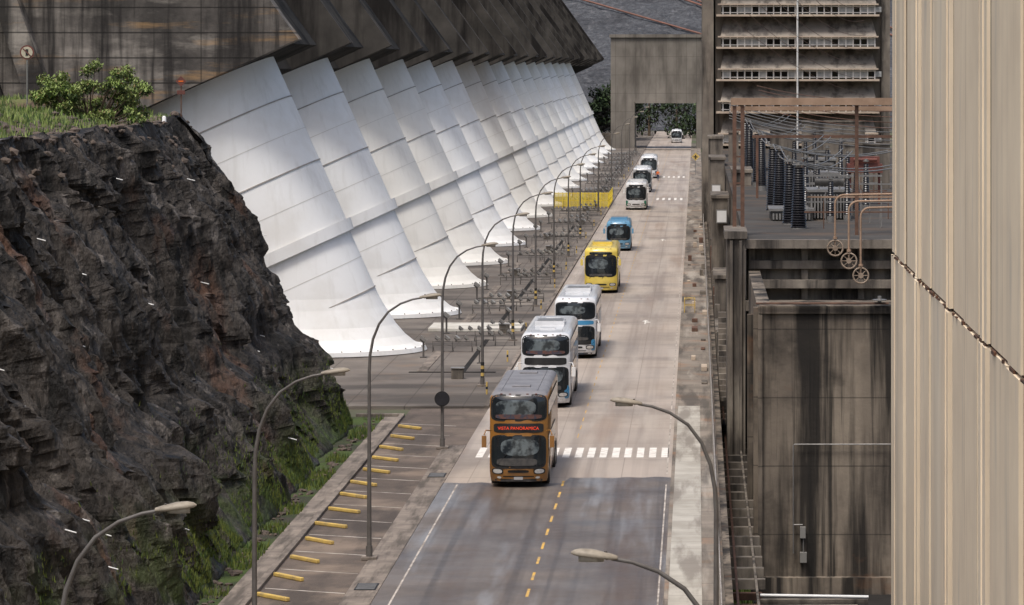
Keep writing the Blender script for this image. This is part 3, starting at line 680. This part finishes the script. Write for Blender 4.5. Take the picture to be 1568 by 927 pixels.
def bus(name,X,d,w,h,L,body,roof,trim,kind,ac=True,sidewin=m_glass,text=None,lowtrim=None):
    root=empty(name,(X,d,0))
    rnd=.42
    def hw(z):
        r=w/2
        if z>h-rnd:
            t=min(1,(z-(h-rnd))/rnd); r-=.30*(1-math.sqrt(max(0,1-t*t)))
        if z<.7: r-=(.7-z)*.12
        return r
    def fy(z):
        y=max(0,z-1.0)*.075
        if z<.8: y+=(.8-z)*.25
        if z>h-rnd:
            t=(z-(h-rnd))/rnd; y+=.42*(1-math.sqrt(max(0,1-min(1,t)**2)))
        return y
    def F(u,z): return fy(z)+.42*abs(u)**3.2
    zs=[.27,.4,.7,1.0,1.4,1.8,2.2,2.6]; zs=[z for z in zs if z<h-rnd-.1]+[h-rnd+rnd*math.sin(a*math.pi/16) for a in range(0,9)]
    b=MB(); rings=[]
    us=[math.sin(math.pi/2*(i/10)) for i in range(-10,11)]
    for z in zs:
        r=[(u*hw(z),F(u,z),z) for u in us]
        r+=[(u*hw(z),L-.18*abs(u)**4-fy(z)*.5,z) for u in us[::-2]]
        rings.append(r)
    n=len(rings[0]); vs=[p for r in rings for p in r]
    fs=[(i*n+q,i*n+(q+1)%n,(i+1)*n+(q+1)%n,(i+1)*n+q) for i in range(len(zs)-1) for q in range(n)]
    nl=len(fs); b.add(vs,fs,0,True)
    for idx in range(nl):
        if idx//n>=len(zs)-1-5: b.m[idx]=1
    b.add(rings[-1],[list(range(n))],1); b.add(rings[0],[list(range(n-1,-1,-1))],2)
    b.build('body',[body,roof,m_black],parent=root)
    def panel(nm,uc,zc,du,dz,mat,off=.015,e=7,rings_=5,tilt=0):
        q=MB(); NN=48; vs=[]
        for k_ in range(rings_+1):
            rr=k_/rings_
            for i in range(NN):
                a=2*math.pi*i/NN; ca,sa=math.cos(a),math.sin(a)
                xx=math.copysign(abs(ca)**(2/e),ca)*rr; zz=math.copysign(abs(sa)**(2/e),sa)*rr
                u=uc+du*xx; z=zc+dz*zz+tilt*xx*dz; vs.append((u*hw(z),F(u,z)-off,z))
        fs=[(k_*NN+i,(k_+1)*NN+i,(k_+1)*NN+(i+1)%NN,k_*NN+(i+1)%NN) for k_ in range(rings_) for i in range(NN)]
        q.add(vs,[f[::-1] for f in fs],0,True); return q.build(nm,[mat],parent=root)
    def side(y0,y1,z0,z1,mat,nm='side_window',off=.012,sl=0):
        q=MB()
        for sg in(-1,1):
            x0=sg*(hw(z0)+off); x1=sg*(hw(z1)+off)
            q.add([(x0,y0,z0),(x0,y1,z0),(x1,y1,z1),(x1,y0+sl,z1)],[(0,1,2,3)] if sg>0 else [(3,2,1,0)],0)
        return q.build(nm,[mat],parent=root)
    def sidewins(y0,y1,z0,z1,nn):
        side(y0,y1,z0,z1,m_black,'window_band',.010)
        for i in range(nn):
            a=y0+.08+(y1-y0-.1)*i/nn; bb=y0+(y1-y0-.1)*(i+1)/nn; side(a,bb,z0+.06,z1-.06,sidewin,'side_window',.018)
    if kind=='dd':
        s=h/4.1
        panel('windshield_frame',0,3.42*s,.97,.57*s,m_black,.012); panel('upper_windshield',0,3.42*s,.91,.50*s,m_glass,.022); panel('upper_reflection',-.1,3.42*s,.70,.34*s,m_reflect,.028,3); panel('upper_seats',.0,3.05*s,.8,.1*s,m_seat,.030,4)
        panel('destination_band',0,2.56*s,.86,.2*s,m_black,.016)
        panel('lower_frame',0,1.55*s,.95,.72*s,m_black,.012); panel('lower_windshield',0,1.58*s,.90,.64*s,m_glass,.022); panel('dashboard',-.05,1.12*s,.7,.16*s,m_dash,.028,4); panel('windshield_reflection',.05,1.75*s,.66,.36*s,m_reflect,.027,3)
        sidewins(.9,L-1.2,3.0*s,3.72*s,7); sidewins(1.2,L-3.5,1.5*s,2.2*s,5)
        mz=2.2*s
    elif kind=='hd':
        s=h/3.9
        panel('windshield_frame',0,3.05*s,.97,.56*s,m_black,.012,6); panel('upper_windshield',0,3.05*s,.92,.49*s,m_glass,.022,6); panel('upper_reflection',-.15,3.1*s,.65,.26*s,m_reflect,.028,3)
        panel('mid_band',0,2.3*s,.9,.14*s,trim or body,.016,5)
        panel('lower_frame',0,1.5*s,.95,.6*s,m_black,.012,6); panel('lower_windshield',0,1.6*s,.9,.45*s,m_glass,.022,5); panel('dashboard',0,1.28*s,.65,.1*s,m_dash,.028,4)
        sidewins(.9,L-1.0,2.6*s,3.35*s,7)
        mz=2.2*s
    else:
        s=h/3.4
        panel('windshield_frame',0,2.05*s,.97,.83*s,m_black,.012,6); panel('windshield',0,1.98*s,.92,.72*s,m_glass,.022,6); panel('destination_band',0,2.98*s,.7,.10*s,m_glass,.016,5); panel('windshield_reflection',-.15,2.2*s,.6,.36*s,m_reflect,.028,3); panel('dashboard',0,1.38*s,.7,.09*s,m_dash,.028,4)
        sidewins(.9,L-.8,1.75*s,2.6*s,7)
        mz=2.5*s
    for sg in(-1,1):
        panel('headlight_housing',sg*.72,.72,.2,.13,m_black,.014,3,3); panel('headlight',sg*.72,.72,.16,.095,m_hl,.022,2.5,3); panel('fog_light',sg*.68,.45,.08,.05,m_hl,.02,2,2)
        q=MB(); xx=sg*(w/2-.06)
        q.tube([(xx,.22,mz+.25),(xx+sg*.2,-.12,mz+.3),(xx+sg*.27,-.2,mz+.1)],.03,0,6)
        q.obox((xx+sg*.27,-.18,mz-.18),.2,.12,.5,Matrix.Rotation(0,3,'Z'),0)
        q.build('side_mirror',[body if body!=p_white else m_whitep],parent=root,bevel=.04)
    panel('bumper_line',0,.5,.55,.025,m_black,.012,6,3); panel('grille',0,.72,.36,.06,m_black,.013,5,3); panel('licence_plate',0,.42,.16,.065,m_plate,.02,8,2)
    q=MB()
    zb=.98 if kind=='dd' else (1.05 if kind=='hd' else 1.22)
    q.tube([(-.9,.12,zb),(-.5,-.02+fy(zb+.4),zb+.5)],.015,0,5); q.tube([(.1,.0,zb),(.6,.06,zb+.5)],.015,0,5); q.build('wipers',[m_black],parent=root)
    for wy in ([2.3,L-3.4,L-2.2] if L>11 else [1.8,L-2.2]):
        q=MB()
        for sg in(-1,1):
            x=sg*(w/2-.16)
            q.tube([(x-.15,wy,.5),(x+.15,wy,.5)],.5,0,20); q.tube([(x+sg*.14,wy,.5),(x+sg*.175,wy,.5)],.28,1,14)
            q.tube([(sg*(w/2-.1),wy,.55),(sg*(w/2+.008),wy,.55)],.62,2,20)
            q.tube([(sg*(w/2-.1),wy,.5),(sg*(w/2+.014),wy,.5)],.49,0,20); q.tube([(sg*(w/2),wy,.5),(sg*(w/2+.03),wy,.5)],.27,1,14)
        q.build('wheel',[m_black,m_metal,m_dash],parent=root)
    side(.6,L-.4,.42,.46,m_black,'skirt_line',.012)
    for yy in (3.4,4.8,6.2,7.6):
        if yy<L-1: side(yy,yy+.03,.5,1.4,m_dash,'hatch_line',.011)
    if trim:
        side(1.0,L*.6,1.15,1.45,trim,'stripe',.009,.6); side(L*.45,L-.6,1.5,2.4 if kind!='sd' else 1.7,trim,'swoosh',.008,1.8)
        panel('trim_left',-.88,.85,.1,.35,trim,.010,4,3); panel('trim_right',.88,.85,.1,.35,trim,.010,4,3)
    if lowtrim: panel('lower_trim',0,.33,.85,.06,lowtrim,.012,6,3)
    q=MB()
    if ac:
        q.box(-.8,.8,L*.42,L*.42+2.6,h-.02,h+.22,0); q.box(-.7,.7,L*.42+.3,L*.42+2.3,h+.221,h+.24,1)
    for yy in(L*.22,L*.8): q.box(-.4,.4,yy,yy+.7,h-.01,h+.07,0)
    for sg in(-.62,.62): q.box(sg*w/2-.02,sg*w/2+.02,.9,L-.7,h-.01,h+.03,0)
    q.build('roof_unit',[roof,m_metal],parent=root,bevel=.05)
    q=MB()
    for u in(-.6,-.3,.3,.6): z=h-.1; q.obox((u*w/2,F(u,z)-.01,z),.10,.05,.035,Matrix.Rotation(0,3,'Z'),0)
    q.build('marker_lights',[m_rr],parent=root)
    if text:
        cu=bpy.data.curves.new('sign_text','FONT'); cu.body=text; cu.size=.19; cu.align_x='CENTER'; cu.align_y='CENTER'; cu.extrude=.003
        cu.materials.append(m_led); t=bpy.data.objects.new('destination_text',cu); COL.objects.link(t); t.parent=root; t.rotation_euler=(math.pi/2,0,0); t.location=(0,F(0,2.56)-.06,2.57)
    return root
bus('double_decker_bus',-7.65,156.6,2.5,4.12,12.0,p_brown,p_gray,None,'dd',ac=False,text='VISTA PANORAMICA',lowtrim=m_dash)
bus('coach_bus',-8.0,193,2.6,3.98,14,p_white,p_white,p_cyan,'dd')
bus('coach_bus',-7.5,225.5,2.55,3.8,14,p_white,p_white,p_cyan,'hd',lowtrim=p_dk)
bus('coach_bus',-7.6,290,2.6,3.65,13,p_yel,p_yel,None,'sd')
bus('minibus',-7.6,356,2.35,2.95,9,p_blue,p_blue,None,'sd')
bus('coach_bus',-7.55,457,2.6,3.5,13,p_white,p_white,p_green,'sd')
bus('coach_bus',-7.75,520,2.6,3.5,13,p_silver,p_white,p_dk,'sd')
bus('coach_bus',-7.6,585,2.6,3.6,13,p_white,p_white,p_dk,'sd')
bus('minibus',-4.6,852,2.4,3.1,9,p_white,p_white,None,'sd',ac=False)
# ---------------------------------------------------------------- people
def person(loc,top,rz=0,walk=.2):
    root=empty('person',loc); root.rotation_euler[2]=rz
    def skin(nm,pts,edges,rad,mat):
        me=bpy.data.meshes.new(nm); me.from_pydata(pts,edges,[]); me.materials.append(mat); o=put(nm,me,parent=root)
        sm=o.modifiers.new('skin','SKIN'); sv=me.skin_vertices[0].data
        for i,r_ in enumerate(rad): sv[i].radius=(r_,r_*.85)
        sv[0].use_root=True; ss=o.modifiers.new('sub','SUBSURF'); ss.levels=1; ss.render_levels=1
    skin('trousers',[(0,0,.95),(.1,0,.88),(.11,-walk*.5,.48),(.11,-walk,.08),(-.1,0,.88),(-.11,walk*.3,.48),(-.11,walk,.1)],[(0,1),(1,2),(2,3),(0,4),(4,5),(5,6)],[.14,.11,.075,.05,.11,.075,.05],m_jean)
    skin('shirt',[(0,0,.95),(0,0,1.2),(0,0,1.4),(.19,0,1.4),(.27,.05,1.15),(.27,-.1,.95),(-.19,0,1.4),(-.27,-.05,1.15),(-.27,-.15,.95)],[(0,1),(1,2),(2,3),(3,4),(4,5),(2,6),(6,7),(7,8)],[.14,.15,.13,.075,.055,.04,.075,.055,.04],top)
    skin('head',[(0,0,1.45),(0,0,1.52),(0,-.01,1.6),(0,-.01,1.7)],[(0,1),(1,2),(2,3)],[.05,.05,.09,.08],m_skin)
    skin('hair',[(0,.03,1.66),(0,.02,1.73)],[(0,1)],[.09,.06],m_black)
    skin('shoes',[(.11,-walk+.05,.05),(.11,-walk-.15,.04)],[(0,1)],[.05,.04],m_black); skin('shoe',[(-.11,walk+.05,.06),(-.11,walk-.15,.04)],[(0,1)],[.05,.04],m_black)
person((-6.0,572,0),m_orange)
# ---------------------------------------------------------------- light, world, camera
fr=Vector((-.20,-.42,1)).normalized()
sun=bpy.data.lights.new('sun','SUN'); sun.energy=2.35; sun.angle=math.radians(14); sun.color=(1,.965,.92)
so=bpy.data.objects.new('sun',sun); COL.objects.link(so); so.rotation_euler=(-fr).to_track_quat('-Z','Y').to_euler()
w=bpy.data.worlds.new('World'); S.world=w; w.use_nodes=True
nt=w.node_tree; bg=nt.nodes['Background']; sk=nt.nodes.new('ShaderNodeTexSky'); sk.sky_type='NISHITA'; sk.sun_disc=False
sk.sun_elevation=math.asin(fr.z); sk.sun_rotation=math.atan2(fr.x,fr.y); sk.dust_density=5; sk.air_density=1.0; sk.ozone_density=.6
nt.links.new(sk.outputs[0],bg.inputs[0]); bg.inputs[1].default_value=.15
cam=bpy.data.cameras.new('camera'); co=bpy.data.objects.new('camera',cam); COL.objects.link(co)
co.location=(0,0,18.2); co.rotation_euler=(math.pi/2,0,0)
cam.sensor_width=36; cam.lens=5576/1568*36; cam.shift_x=-282/1568; cam.shift_y=-363.5/1568; cam.clip_end=6000; cam.clip_start=1
S.camera=co
S.view_settings.view_transform='Standard'; S.view_settings.look='None'; S.view_settings.exposure=0
